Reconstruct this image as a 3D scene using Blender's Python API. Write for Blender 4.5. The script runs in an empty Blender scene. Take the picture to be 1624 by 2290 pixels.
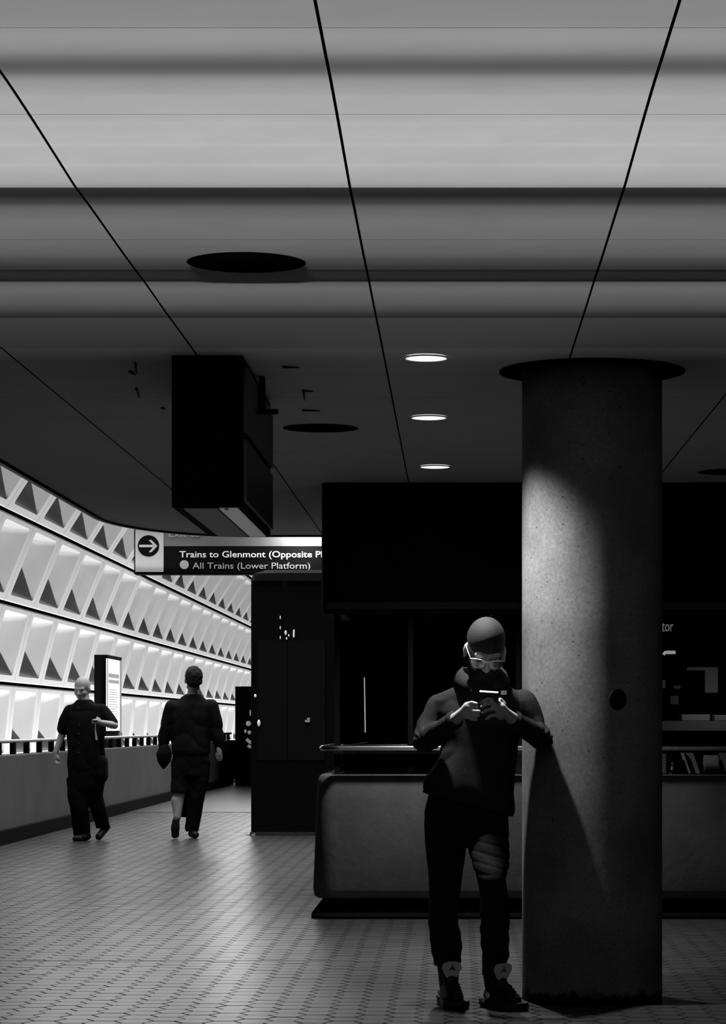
import bpy, bmesh, math, random
from mathutils import Vector, Matrix, Euler, noise
random.seed(7)
S = bpy.context.scene
C = S.collection
R = math.radians
F = 5600.0; PX0 = 1020.0; PY0 = 1622.0; CH = 1.25
CEIL = 2.865

# ------------------------------------------------------------------ camera, world, lights, exposure
cam_d = bpy.data.cameras.new('camera'); cam = bpy.data.objects.new('camera', cam_d); C.objects.link(cam)
cam.location = (0, 0, CH); cam.rotation_euler = (R(90), 0, 0)
cam_d.sensor_fit = 'HORIZONTAL'; cam_d.sensor_width = 36; cam_d.lens = 36 * F / 1624
cam_d.shift_x = (812 - PX0) / 1624; cam_d.shift_y = (PY0 - 1145) / 1624
cam_d.clip_start = 0.1; cam_d.clip_end = 300
S.camera = cam
w = bpy.data.worlds.new('world'); S.world = w; w.use_nodes = True
w.node_tree.nodes['Background'].inputs[0].default_value = (1, 1, 1, 1)
w.node_tree.nodes['Background'].inputs[1].default_value = 0.0
S.view_settings.view_transform = 'Standard'
try: S.view_settings.look = 'None'
except Exception: pass
S.view_settings.exposure = 0.0; S.view_settings.gamma = 1.0; S.view_settings.use_curve_mapping = False

def area(name, loc, direction, sx, sy, power, spread=180, xaxis=None):
    d = bpy.data.lights.new(name, 'AREA'); d.shape = 'RECTANGLE'; d.size = sx; d.size_y = sy
    d.energy = power; d.spread = R(spread)
    o = bpy.data.objects.new(name, d); C.objects.link(o); o.location = loc
    z = -Vector(direction).normalized(); x = Vector(xaxis or (1, 0, 0)); x = (x - z * x.dot(z)).normalized(); y = z.cross(x)
    o.rotation_euler = Matrix((x, y, z)).transposed().to_euler()
    return o
def spot(name, loc, direction, power, size, blend, rad=.05):
    d = bpy.data.lights.new(name, 'SPOT'); d.energy = power; d.spot_size = R(size); d.spot_blend = blend; d.shadow_soft_size = rad
    o = bpy.data.objects.new(name, d); C.objects.link(o); o.location = loc
    o.rotation_euler = Vector(direction).to_track_quat('-Z', 'Y').to_euler()
    return o
LAMPY, LAMPZ = -1.0, 2.720
P_BAND, P_VAULT, P_DOWN = 360, 5600, 480
area('added_band_light', (-.35, LAMPY, LAMPZ), (0, 1, .016), 4.9, .008, P_BAND, 12)  # added strip, out of view, grazing bright bands onto the ceiling
area('vault_uplight', (-5.30, 59, -1.45), (-.5, 0, 1), 78, .08, P_VAULT, 180, (0, 1, 0))
DOWN = [(-.131, 11.0), (-.142, 13.13), (-.131, 15.63)]
for x, y in DOWN: spot('downlight_beam', (x, y, CEIL - .03), (0, 0, -1), P_DOWN, 106, .75, .05)
spot('sign_lamp', (-1.80, 29.22, 3.56), (-.1, 1, -.25), 60, 150, 1.0, .06)
spot('booth_fill', (1.9, 17.1, 1.95), (0, .5, -1), 16, 130, 1.0, .1)  # added fill to bring up the things inside the booth
area('concourse_fill', (-2.2, 33, 6.4), (.1, -.05, -1), 4, 24, 1500, 95)  # added overhead fill for the floor, parapet and walkers
area('far_hall_fill', (-2.0, 50, 6.2), (0, -1, -.35), 5.4, 2.6, 330, 160)  # unseen fill added beyond to brighten the floor
area('near_hall_fill', (-3.4, 30, 5.4), (0, -1, -.35), 3.6, 2.4, 80, 160)  # second added fill, for the nearer floor

# ------------------------------------------------------------------ helpers
def tag(o, label=None, cat=None, group=None, kind=None):
    if label: o['label'] = label
    if cat: o['category'] = cat
    if group: o['group'] = group
    if kind: o['kind'] = kind
    return o
def empty(name, loc=(0, 0, 0)):
    o = bpy.data.objects.new(name, None); C.objects.link(o); o.location = loc; o.empty_display_size = .1
    return o
def link(name, me, parent=None, loc=None):
    o = bpy.data.objects.new(name, me); C.objects.link(o)
    if loc is not None: o.location = loc
    if parent is not None:
        o.parent = parent
        if loc is None:                      # mesh was given in world space
            o.matrix_parent_inverse = Matrix.Translation(-world_loc(parent))
    return o
def world_loc(o):
    v = Vector((0, 0, 0))
    while o is not None:
        v += o.location
        if o.parent is not None: v += o.matrix_parent_inverse.translation
        o = o.parent
    return v
def P(px, py, Y): return Vector(((px - PX0) / F * Y, Y, CH - (py - PY0) / F * Y))

def mat(name, col, rough=.6, metal=0, spec=.5, noise_amt=0, scale=8, bump=0, bscale=40, emis=0, trans=0, spots=None, stretch=(1, 1, 1), ior=1.45):
    m = bpy.data.materials.new(name); m.use_nodes = True; nt = m.node_tree; n = nt.nodes; b = n['Principled BSDF']
    c = (col, col, col, 1) if not hasattr(col, '__len__') else (*col, 1)
    b.inputs['Base Color'].default_value = c; b.inputs['Roughness'].default_value = rough
    b.inputs['Metallic'].default_value = metal; b.inputs['Specular IOR Level'].default_value = spec
    b.inputs['IOR'].default_value = ior
    if emis: b.inputs['Emission Color'].default_value = c; b.inputs['Emission Strength'].default_value = emis
    if trans: b.inputs['Transmission Weight'].default_value = trans
    tc = n.new('ShaderNodeTexCoord'); mp = n.new('ShaderNodeMapping'); nt.links.new(tc.outputs['Object'], mp.inputs[0]); mp.inputs['Scale'].default_value = stretch
    last = None
    if noise_amt:
        t = n.new('ShaderNodeTexNoise'); t.inputs['Scale'].default_value = scale; t.inputs['Detail'].default_value = 6; t.inputs['Roughness'].default_value = .65
        nt.links.new(mp.outputs[0], t.inputs['Vector'])
        r = n.new('ShaderNodeMapRange'); r.inputs[1].default_value = .3; r.inputs[2].default_value = .7
        r.inputs[3].default_value = 1 - noise_amt; r.inputs[4].default_value = 1 + noise_amt
        nt.links.new(t.outputs[0], r.inputs[0])
        v = n.new('ShaderNodeVectorMath'); v.operation = 'SCALE'; v.inputs[0].default_value = c[:3]
        nt.links.new(r.outputs[0], v.inputs['Scale']); last = v.outputs[0]
    if spots:                                 # small dark pores: (scale, radius, darkness)
        sc, rad, dk = spots
        vo = n.new('ShaderNodeTexVoronoi'); vo.inputs['Scale'].default_value = sc; nt.links.new(mp.outputs[0], vo.inputs['Vector'])
        sz = n.new('ShaderNodeSeparateColor'); nt.links.new(vo.outputs['Color'], sz.inputs[0])
        th = n.new('ShaderNodeMath'); th.operation = 'MULTIPLY'; th.inputs[1].default_value = rad; nt.links.new(sz.outputs[0], th.inputs[0])
        th2 = n.new('ShaderNodeMath'); th2.operation = 'SUBTRACT'; th2.inputs[1].default_value = rad * .55; nt.links.new(th.outputs[0], th2.inputs[0])
        lt = n.new('ShaderNodeMath'); lt.operation = 'LESS_THAN'; nt.links.new(vo.outputs['Distance'], lt.inputs[0]); nt.links.new(th2.outputs[0], lt.inputs[1])
        mx = n.new('ShaderNodeMix'); mx.data_type = 'RGBA'; nt.links.new(lt.outputs[0], mx.inputs[0])
        if last: nt.links.new(last, mx.inputs[6])
        else: mx.inputs[6].default_value = c
        mx.inputs[7].default_value = (dk*.25, dk*.25, dk*.25, 1); last = mx.outputs[2]
    if last: nt.links.new(last, b.inputs['Base Color'])
    if bump:
        t2 = n.new('ShaderNodeTexNoise'); t2.inputs['Scale'].default_value = bscale; t2.inputs['Detail'].default_value = 8
        nt.links.new(mp.outputs[0], t2.inputs['Vector'])
        bp = n.new('ShaderNodeBump'); bp.inputs['Strength'].default_value = bump; bp.inputs['Distance'].default_value = .01
        nt.links.new(t2.outputs[0], bp.inputs['Height']); nt.links.new(bp.outputs[0], b.inputs['Normal'])
    return m

M = {}
M['ceil'] = mat('ceiling_panel_paint', .38, .75, spec=.2, noise_amt=.05, scale=3)
M['black'] = mat('black_void', .006, .8, spec=.1)
M['joint'] = mat('dark_joint', .004, .9, spec=.0)
M['fascia'] = mat('bronze_fascia', .012, .45, spec=.3)
M['tile'] = mat('quarry_tile', .024, .30, spec=.5, noise_amt=.25, scale=5, bump=.04, bscale=60, ior=1.6)
M['grout'] = mat('grout', .02, .9, spec=.05)
M['concrete'] = mat('column_concrete', .10, .85, spec=.2, noise_amt=.28, scale=70, bump=.05, bscale=220, spots=(44, .42, .06))
M['concrete2'] = mat('smooth_concrete', .042, .8, spec=.2, noise_amt=.28, scale=2.5, bump=.2, bscale=20)
M['vault'] = mat('vault_concrete', .38, .8, spec=.2, noise_amt=.05, scale=1.5)
M['steel'] = mat('brushed_steel', .5, .2, metal=1)
M['darksteel'] = mat('dark_metal', .05, .4, metal=.6)
M['blackgloss'] = mat('black_gloss', .008, .2, spec=.3)
M['blackmatt'] = mat('black_matt', .003, .8, spec=.04)
M['lens'] = mat('lit_lens', .9, .5, emis=1.1)
M['ad'] = mat('backlit_poster', .92, .5, emis=.95)
M['adgrey'] = mat('poster_print', .45, .6, emis=.4)
M['skin'] = mat('skin', .28, .65, spec=.2, noise_amt=.06, scale=20)
M['skindark'] = mat('skin_face', .05, .45, spec=.4)
M['hair'] = mat('short_hair', .017, .7, spec=.2, bump=.4, bscale=300)
M['beard'] = mat('beard_hair', .012, .8, spec=.1, bump=.6, bscale=300)
M['wool'] = mat('charcoal_fleece', .014, .9, spec=.08, noise_amt=.2, scale=120, bump=.25, bscale=260)
M['jeans'] = mat('black_denim', .006, .85, spec=.1, noise_amt=.3, scale=30, bump=.3, bscale=200)
M['cloth'] = mat('dark_cloth', .005, .9, spec=.05, noise_amt=.3, scale=20)
M['shoe'] = mat('shoe_black', .006, .5, spec=.22)
M['tongue'] = mat('shoe_tongue', .36, .8, noise_amt=.1, scale=80)
M['frame'] = mat('clear_frame', .8, .25)
M['white'] = mat('white_print', .75, .6)
M['grey'] = mat('grey_print', .3, .6)
M['signbrown'] = mat('sign_brown', .14, .5)
M['signgrey'] = mat('sign_grey', .40, .5, emis=.28)
M['signblack'] = mat('sign_black', .004, .6, spec=.05)
M['lettering'] = mat('sign_lettering', .7, .5, emis=.32)
M['letteringdim'] = mat('sign_lettering_dim', .3, .6, spec=.1, emis=.3)
M['paper'] = mat('paper', .4, .8)
def glass():
    m = bpy.data.materials.new('booth_glass'); m.use_nodes = True; nt = m.node_tree; n = nt.nodes; n.clear()
    o = n.new('ShaderNodeOutputMaterial'); t = n.new('ShaderNodeBsdfTransparent'); g = n.new('ShaderNodeBsdfGlossy'); mx = n.new('ShaderNodeMixShader')
    t.inputs[0].default_value = (.75, .75, .75, 1); g.inputs['Roughness'].default_value = .03; mx.inputs[0].default_value = .05
    nt.links.new(t.outputs[0], mx.inputs[1]); nt.links.new(g.outputs[0], mx.inputs[2]); nt.links.new(mx.outputs[0], o.inputs[0])
    return m
M['glass'] = glass()

TMP = bpy.data.scenes.new('scratch')            # modifiers are evaluated here, then the scene is removed

def scratch_graph():
    with bpy.context.temp_override(scene=TMP, view_layer=TMP.view_layers[0]):
        g = bpy.context.evaluated_depsgraph_get(); g.update(); return g

# ---- mesh makers (world space unless told otherwise)
class MB:
    def __init__(s): s.v = []; s.f = []
    def add(s, vs, fs):
        k = len(s.v); s.v += [Vector(a) for a in vs]; s.f += [[i + k for i in f] for f in fs]; return s
    def box(s, a, b, mtx=None):
        (x0, y0, z0), (x1, y1, z1) = a, b
        v = [(x0, y0, z0), (x1, y0, z0), (x1, y1, z0), (x0, y1, z0), (x0, y0, z1), (x1, y0, z1), (x1, y1, z1), (x0, y1, z1)]
        if mtx: v = [mtx @ Vector(q) for q in v]
        return s.add(v, [(0, 3, 2, 1), (4, 5, 6, 7), (0, 1, 5, 4), (1, 2, 6, 5), (2, 3, 7, 6), (3, 0, 4, 7)])
    def tube(s, pts, r, n=10, cap=True):
        pts = [Vector(p) for p in pts]; rs = r if hasattr(r, '__len__') else [r] * len(pts); k = len(s.v)
        up = None
        for i, p in enumerate(pts):
            d = (pts[min(i + 1, len(pts) - 1)] - pts[max(i - 1, 0)]).normalized()
            if up is None: up = Vector((0, 0, 1)) if abs(d.z) < .9 else Vector((1, 0, 0))
            a = d.cross(up).normalized(); b = a.cross(d).normalized(); up = b
            for j in range(n):
                t = 2 * math.pi * j / n; s.v.append(p + (a * math.cos(t) + b * math.sin(t)) * rs[i])
        for i in range(len(pts) - 1):
            for j in range(n):
                j2 = (j + 1) % n; s.f.append([k + i * n + j2, k + i * n + j, k + (i + 1) * n + j, k + (i + 1) * n + j2])
        if cap:
            s.f.append([k + j for j in range(n)]); s.f.append([k + (len(pts) - 1) * n + j for j in range(n - 1, -1, -1)])
        return s
    def cyl(s, c, r, z0, z1, n=48, ry=None):
        k = len(s.v); ry = ry or r
        for z in (z0, z1):
            for j in range(n):
                t = 2 * math.pi * j / n; s.v.append(Vector((c[0] + r * math.cos(t), c[1] + ry * math.sin(t), z)))
        for j in range(n):
            j2 = (j + 1) % n; s.f.append([k + j, k + j2, k + n + j2, k + n + j])
        s.f.append([k + j for j in range(n - 1, -1, -1)]); s.f.append([k + n + j for j in range(n)])
        return s
    def loft(s, secs, n=24, p=2.0):
        """secs: (centre, rx, ry[, tilt]) rings parallel to the ground, bottom to top or top to bottom"""
        k = len(s.v)
        if secs[0][0][2] > secs[-1][0][2]: secs = secs[::-1]
        for sc in secs:
            c, rx, ry = Vector(sc[0]), sc[1], sc[2]; tl = sc[3] if len(sc) > 3 else 0
            for j in range(n):
                t = 2 * math.pi * j / n; ct, st = math.cos(t), math.sin(t)
                x = rx * math.copysign(abs(ct) ** (2 / p), ct); y = ry * math.copysign(abs(st) ** (2 / p), st)
                s.v.append(c + Vector((x, y, tl * x)))
        m = len(secs)
        for i in range(m - 1):
            for j in range(n):
                j2 = (j + 1) % n; s.f.append([k + i * n + j, k + i * n + j2, k + (i + 1) * n + j2, k + (i + 1) * n + j])
        s.f.append([k + j for j in range(n - 1, -1, -1)]); s.f.append([k + (m - 1) * n + j for j in range(n)])
        return s
    def ell(s, c, r, mtx=None, nu=16, nv=10):
        k = len(s.v); c = Vector(c); r = r if hasattr(r, '__len__') else (r, r, r)
        q = [Vector((0, 0, -r[2]))]
        for i in range(1, nv):
            ph = -math.pi / 2 + math.pi * i / nv
            for j in range(nu):
                t = 2 * math.pi * j / nu; q.append(Vector((r[0] * math.cos(ph) * math.cos(t), r[1] * math.cos(ph) * math.sin(t), r[2] * math.sin(ph))))
        q.append(Vector((0, 0, r[2])))
        if mtx: q = [mtx @ a for a in q]
        s.v += [c + a for a in q]; L = k + 1 + (nv - 1) * nu
        for j in range(nu):
            j2 = (j + 1) % nu; s.f.append([k, k + 1 + j2, k + 1 + j]); s.f.append([L, L - nu + j, L - nu + j2])
            for i in range(nv - 2):
                a = k + 1 + i * nu; s.f.append([a + j, a + j2, a + nu + j2, a + nu + j])
        return s
    def cap(s, p0, r0, p1, r1):
        s.ell(p0, r0, nu=12, nv=8); s.ell(p1, r1, nu=12, nv=8)
        p0, p1 = Vector(p0), Vector(p1); s.tube([p0, p0.lerp(p1, .5), p1], [r0, (r0 + r1) / 2, r1], 12); return s
    def chain(s, pts, rs):
        for i in range(len(pts) - 1): s.cap(pts[i], rs[i], pts[i + 1], rs[i + 1])
        return s
    def apply(s, mtx): s.v = [mtx @ q for q in s.v]; return s
    def merge(s, o): k = len(s.v); s.v += o.v; s.f += [[i + k for i in f] for f in o.f]; return s
    def mesh(s, name, m, smooth=False):
        me = bpy.data.meshes.new(name); me.from_pydata([tuple(q) for q in s.v], [], s.f); me.materials.append(m)
        if smooth: me.shade_smooth()
        me.validate(); return me
    def build(s, name, m, parent=None, smooth=False, bevel=0):
        me = s.mesh(name, m, smooth)
        if bevel:
            bm = bmesh.new(); bm.from_mesh(me)
            bmesh.ops.bevel(bm, geom=bm.edges[:], offset=bevel, segments=2, affect='EDGES', profile=.5)
            bm.to_mesh(me); bm.free()
        return link(name, me, parent)
    def skin(s, name, m, parent, voxel=.006, smooth=6, folds=None):
        """union of the pieces as one continuous surface, with cloth folds as real relief"""
        me = s.mesh(name, m); t = bpy.data.objects.new('t', me); TMP.collection.objects.link(t)
        bm = bmesh.new(); bm.from_mesh(me); bmesh.ops.recalc_face_normals(bm, faces=bm.faces); bm.to_mesh(me); bm.free()
        a = t.modifiers.new('r', 'REMESH'); a.mode = 'VOXEL'; a.voxel_size = voxel
        b = t.modifiers.new('s', 'SMOOTH'); b.iterations = smooth; b.factor = .5
        dg = scratch_graph()
        out = bpy.data.meshes.new_from_object(t.evaluated_get(dg)); bpy.data.objects.remove(t)
        out.name = name
        if not out.materials: out.materials.append(m)
        if folds:
            cs = [v.co.copy() for v in out.vertices]; ns_ = [v.normal.copy() for v in out.vertices]
            flat_ = []
            for c_, n_ in zip(cs, ns_): flat_.extend(c_ + n_ * folds(c_))
            out.vertices.foreach_set('co', flat_)
        out.shade_smooth()
        return link(name, out, parent)

def text(name, s, size, loc, m, parent, width=None, ext=.004, weight=0):
    cu = bpy.data.curves.new(name, 'FONT'); cu.body = s; cu.size = size; cu.extrude = ext; cu.offset = weight; cu.resolution_u = 3
    t = bpy.data.objects.new('t', cu); TMP.collection.objects.link(t); dg = scratch_graph()
    me = bpy.data.meshes.new_from_object(t.evaluated_get(dg)); bpy.data.objects.remove(t)
    xs = [v.co.x for v in me.vertices]; W = max(xs) - min(xs); k = (width / W) if width else 1; x0 = min(xs)
    for v in me.vertices: v.co = Vector(((v.co.x - x0) * k, -v.co.z, v.co.y)) + Vector(loc)
    me.materials.clear(); me.materials.append(m)
    bm = bmesh.new(); bm.from_mesh(me); seen = set(); isl = []
    for f0 in bm.faces:
        if f0.index in seen: continue
        st = [f0]; seen.add(f0.index); grp = []
        while st:
            f1 = st.pop(); grp.append(f1)
            for e in f1.edges:
                for f2 in e.link_faces:
                    if f2.index not in seen: seen.add(f2.index); st.append(f2)
        xs_ = [v.co.x for f1 in grp for v in f1.verts]; isl.append((min(xs_), max(xs_), grp))
    isl.sort(key=lambda q: q[0]); words = []; gap = size * k * .20
    for a, b, g_ in isl:
        if words and a - words[-1][1] < gap: words[-1][1] = max(words[-1][1], b); words[-1][2].extend(g_)
        else: words.append([a, b, list(g_)])
    for a, b, g_ in words:
        mb = MB()
        for f1 in g_: mb.add([v.co.copy() for v in f1.verts], [list(range(len(f1.verts)))])
        mb.build(name, m, parent)
    bm.free()

# ================================================================== SETTING: floor
fl = MB().box((-5.2, -4, -.35), (9, 95, -.004)).build('floor', M['grout']); tag(fl, kind='structure')
s_ = .0822; HX, HY = .1265, .146
def hexmesh(r, tilt):
    vs = []; z = [0, -.0045, -.02]; rr = [r - .0032, r - .0027, r - .0027]
    for k in range(3):
        for j in range(6):
            a = math.pi / 3 * j; x, y = rr[k] * math.cos(a), rr[k] * math.sin(a)
            vs.append((x, y, z[k] + (x * tilt[0] + y * tilt[1] if k < 2 else 0)))
    fs = [[0, 1, 2, 3, 4, 5]]
    for k in range(2):
        for j in range(6): fs.append([k * 6 + j, (k + 1) * 6 + j, (k + 1) * 6 + (j + 1) % 6, k * 6 + (j + 1) % 6])
    return vs, fs
variants = [hexmesh(s_, (random.uniform(-.006, .006), random.uniform(-.004, .004))) for _ in range(8)]
vmesh = []
for vs, fs in variants: vmesh.append(MB().add(vs, fs).mesh('floor_tile', M['tile']))
cells = []
JY = 13.3
for i in range(-40, 32):
    x = i * HX + .03
    for j in range(int(9.6 / HY), int(36 / HY)):
        y = (j + .5 * (i % 2)) * HY
        if x < -4.7: continue
        if (x - .622) ** 2 + (y - 11.45) ** 2 < .27 ** 2: continue
        cells.append((x, y))
def inframe(x, y):
    px = PX0 + F * x / y; py = PY0 + F * CH / y
    return -30 < px < 1650 and py < 2300
cells.sort(key=lambda c: c[1]); near = [c for c in cells if inframe(*c)][:300]; ns = set(near)
rest = MB()
for c in cells:
    k = random.randrange(8); z = random.uniform(-.0006, .0006)
    if c in ns: link('floor_tile', vmesh[k], fl, (c[0], c[1], z))
    else: rest.add([(a[0] + c[0], a[1] + c[1], a[2] + z) for a in variants[k][0]], variants[k][1])
o = rest.build('floor_tiles', M['tile'], fl); tag(o, 'hexagonal quarry tiles laid wall to wall', kind='stuff')
j_ = MB().box((-4.8, JY - .012, -.03), (4, JY + .012, .0012)).build('joint_strip', M['darksteel'], fl)
far = MB().box((-4.8, 36.1, -.03), (4.5, 95, -.001)).build('far_paving', M['tile'], fl); tag(far, kind='stuff')

# ================================================================== ceiling
Tt = [(4.968, .22), (5.574, .22), (5.788, .24), (5.900, .30), (6.019, .25), (6.101, .14), (6.163, .085), (6.228, .13), (6.314, .30), (6.496, .42), (6.638, .44),
      (6.841, .50), (7.224, .50), (7.380, .44), (7.457, .32), (7.473, .02), (7.586, .012), (7.679, .05), (7.783, .14), (7.990, .19), (8.280, .17), (8.514, .13),
      (8.719, .05), (8.890, .012), (9.098, .004), (9.108, .11), (9.253, .19), (9.595, .17), (9.749, .10), (9.864, .03), (9.925, .02)]
def Tf(y):
    for (a, p), (b, q) in zip(Tt, Tt[1:]):
        if a <= y <= b: return p + (q - p) * (y - a) / (b - a)
    return Tt[0][1] if y < 4.97 else 0
def profile(K):  # panel bow shaped so the added strip's light falls in bands
    z = CEIL + .006; out = [(4.97, z)]; y = 4.97; dy = .004
    while y < 9.936:
        e = (z - LAMPZ) / (y - LAMPY); s = e - Tf(y) * 8 / K; z += s * dy; y += dy; out.append((y, z))
    return out
lo, hi = 5, 400
for _ in range(40):
    K = (lo + hi) / 2
    if profile(K)[-1][1] > CEIL - .0: hi = K
    else: lo = K
prof = profile(K)
def zc(y):
    if y <= 4.97: return CEIL + .006
    if y >= 9.925: return CEIL + .004
    i = min(int((y - 4.97) / .004), len(prof) - 2); return prof[i][1]
print('ceiling profile K', K, 'min', min(p[1] for p in prof), 'max', max(p[1] for p in prof))
cl = MB().box((-2.795, -4, CEIL + .05), (6, 19.25, CEIL + .3)).box((-1.95, 19.25, CEIL + .05), (6, 21.24, CEIL + .3)).build('ceiling', M['joint']); tag(cl, kind='structure')
PW = .8177
def yend(x):                                   # rounded far corner of the ceiling
    cx, cy, rx, ry = -1.761, 19.355, 1.045, 1.966
    if x >= cx: return cy + ry
    u = min(1, (cx - x) / rx); return cy + ry * math.sqrt(max(0, 1 - u * u))
def panel_mesh(y0, y1, x0, clamp=False):
    g = .004; gy = .0015
    bumpy = y1 > 4.9 and y0 < 9.88
    ny = 40 if bumpy else (6 if clamp else 1); nx = 6 if clamp else 1
    vs = []; fs = []
    for i in range(ny + 1):
        for j in range(nx + 1):
            x = g + (PW - 2 * g) * j / nx; y = y0 + gy + (y1 - y0 - 2 * gy) * i / ny
            if clamp: y = min(y, yend(x0 + x) - .01)
            vs.append((x, y - y0, zc(y) - CEIL))
    for i in range(ny):
        for j in range(nx):
            a = i * (nx + 1) + j; fs.append([a, a + nx + 1, a + nx + 2, a + 1])
    top = len(vs)
    mb = MB().add(vs, fs)
    ring = [j for j in range(nx + 1)] + [i * (nx + 1) + nx for i in range(1, ny + 1)] + [ny * (nx + 1) + j for j in range(nx - 1, -1, -1)] + [i * (nx + 1) for i in range(ny - 1, 0, -1)]
    k = len(mb.v); L = len(ring)
    for a in ring: mb.v.append(mb.v[a].copy())
    for a in ring: mb.v.append(mb.v[a] + Vector((0, 0, .03)))
    for q in range(L):
        q2 = (q + 1) % L; mb.f.append([k + q, k + L + q, k + L + q2, k + q2])
    me = mb.mesh('ceiling_panel', M['ceil']); me.materials.append(M['joint'])
    for p in me.polygons:
        p.use_smooth = p.index < len(fs); p.material_index = 0 if p.index < len(fs) else 1   # edge faces blackened so grazing light leaves the gaps dark
    return me
for k in range(-11, 20):
    y0 = 5.833 + PW * k; y1 = y0 + PW; shared = None
    for c in range(-3, 5):
        x0 = -.316 + PW * c
        if y1 > 18.6:
            if y0 > yend(x0 + PW) - .05 and y0 > yend(x0) - .05: continue
            me = panel_mesh(y0, y1, x0, True)
        else:
            if shared is None: shared = panel_mesh(y0, y1, x0)
            me = shared
        link('ceiling_panel', me, cl, (x0, y0, CEIL))
# edge fascia round the open side
pts = [(-2.811, -4), (-2.811, 5), (-2.811, 12), (-2.811, 19.355)] + [(-1.761 - 1.050 * math.cos(R(a)), 19.355 + 1.981 * math.sin(R(a))) for a in range(6, 91, 6)] + [(6, 21.336)]
mb = MB(); q = []
for (x, y) in pts: q += [(x, y, CEIL - .012), (x, y, CEIL + .32)]
mb.add(q, [[2 * i, 2 * i + 2, 2 * i + 3, 2 * i + 1] for i in range(len(pts) - 1)])
o = mb.build('trim_1', M['fascia'], None); md = o.modifiers.new('s', 'SOLIDIFY'); md.thickness = .03; md.offset = 1; tag(o, kind='structure')

# openings, speakers, downlights in the ceiling
def disc(name, x, y, r, label, group=None):
    t = empty(name, (x, y, CEIL)); tag(t, label, 'speaker', group)
    z = min(zc(y - .1), zc(y + .1), zc(y), zc(y - .2), zc(y + .2))
    mb = MB(); mb.v.append(Vector((x, y, zc(y) - .0005))); K_ = 10; n = 64
    for k in range(1, K_ + 1):
        for i in range(n):
            a = 2 * math.pi * i / n; yy = y + r * k / K_ * math.sin(a); mb.v.append(Vector((x + r * k / K_ * math.cos(a), yy, zc(yy) - .0005)))
    for i in range(n): mb.f.append([0, 1 + (i + 1) % n, 1 + i])
    for k in range(K_ - 1):
        for i in range(n): mb.f.append([1 + k * n + i, 1 + k * n + (i + 1) % n, 1 + (k + 1) * n + (i + 1) % n, 1 + (k + 1) * n + i])
    mb.build('grille', M['joint'], t)
disc('ceiling_speaker', -.729, 8.706, .207, 'large round black ceiling speaker nearest the hanging box')
disc('ceiling_speaker', -.738, 13.64, .207, 'round black ceiling speaker behind the hanging box')
disc('ceiling_speaker', 1.751, 16.0, .207, 'round black ceiling speaker over the booth at the right edge')
dl = ['largest and nearest of the three glowing round downlights', 'middle one of the three glowing round downlights', 'smallest and farthest of the three glowing round downlights']
for (x, y), lb in zip(DOWN, dl):
    t = empty('ceiling_downlight', (x, y, CEIL)); tag(t, lb, 'ceiling light', 'downlights in the ceiling')
    MB().cyl((x, y), .089, CEIL - .004, CEIL + .02, 48).build('lens', M['lens'], t)
    n = 48; MB().tube([(x + .093 * math.cos(2 * math.pi * i / n), y + .093 * math.sin(2 * math.pi * i / n), CEIL - .002) for i in range(n + 1)], .004, 6).build('trim_ring', M['white'], t)
# small bent clips and old hanger slots in the dark part of the ceiling
clips = [((303, 812), (305, 835)), ((290, 830), (303, 836)), ((305, 868), (312, 888)), ((362, 911), (370, 913)), ((632, 819), (670, 820)), ((676, 872), (700, 874)), ((679, 874), (681, 893)),
         ((676, 916), (716, 917))]
for a, b in clips:
    Ya, Yb = 9042 / (1622 - a[1]), 9042 / (1622 - b[1])
    pa = Vector(((a[0] - PX0) / F * Ya, Ya, CEIL - .004)); pb = Vector(((b[0] - PX0) / F * Yb, Yb, CEIL - .004))
    MB().tube([pa, pa.lerp(pb, .5), pb], [.006, .005, .003], 6).build('hanger_slot', M['black'], cl)

# ================================================================== hanging sign box seen end on
t = empty('hanging_sign_box', (-1.1, 12, CEIL)); tag(t, 'black hanging sign box seen end on under the ceiling', 'sign')
X0, X1, Y0, Y1, Z0 = -1.237, -.916, 10.89, 12.52, 2.197
MB().box((X0, Y0, Z0), (X1 - .012, Y1, CEIL - .005)).build('housing', M['blackmatt'], t, bevel=.006)
MB().box((X1 - .012, Y0 + .04, Z0 + .03), (X1 + .003, Y1 - .03, Z0 + .30)).build('side_panel', M['fascia'], t)
MB().box((X1 - .012, Y0 + .04, Z0 + .33), (X1 + .003, Y1 - .03, CEIL - .05)).build('side_panel', M['fascia'], t)
MB().box((X0 + .05, Y0 + .01, Z0 - .004), (X1 - .125, Y1 - .01, Z0 + .001)).build('underside_plate', mat('underside_plate', .06, .5), t)
MB().box((X1 - .115, Y0 + .01, Z0 - .005), (X1 - .035, Y1 - .01, Z0 + .001)).build('light_strip', mat('diffuser_strip', .6, .5, emis=.10), t)
MB().box((X1 - .09, Y0 + .0, Z0 - .012), (X1 - .075, Y0 + .012, Z0 + .002)).build('screw', M['darksteel'], t)
MB().box((X1 + .003, 11.6, CEIL - .16), (X1 + .03, 11.64, CEIL)).box((X1 + .003, 11.6, CEIL - .17), (X1 + .09, 11.64, CEIL - .15)).build('bracket', M['black'], t)

# ================================================================== column
CX, CY, CR = .622, 11.45, .320
t = empty('concrete_column', (CX, CY, 0)); tag(t, 'round concrete column beside the standing person', 'column')
mb = MB(); n = 72; zs = [0, .02, .05, .09, .2, .5, 1, 1.5, 2, 2.5, 2.7, CEIL + .02]
secs = [((CX, CY, z), CR, CR) for z in zs]
mb.loft(secs, n); shaft = mb.build('shaft', M['concrete'], t, smooth=True)
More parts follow.
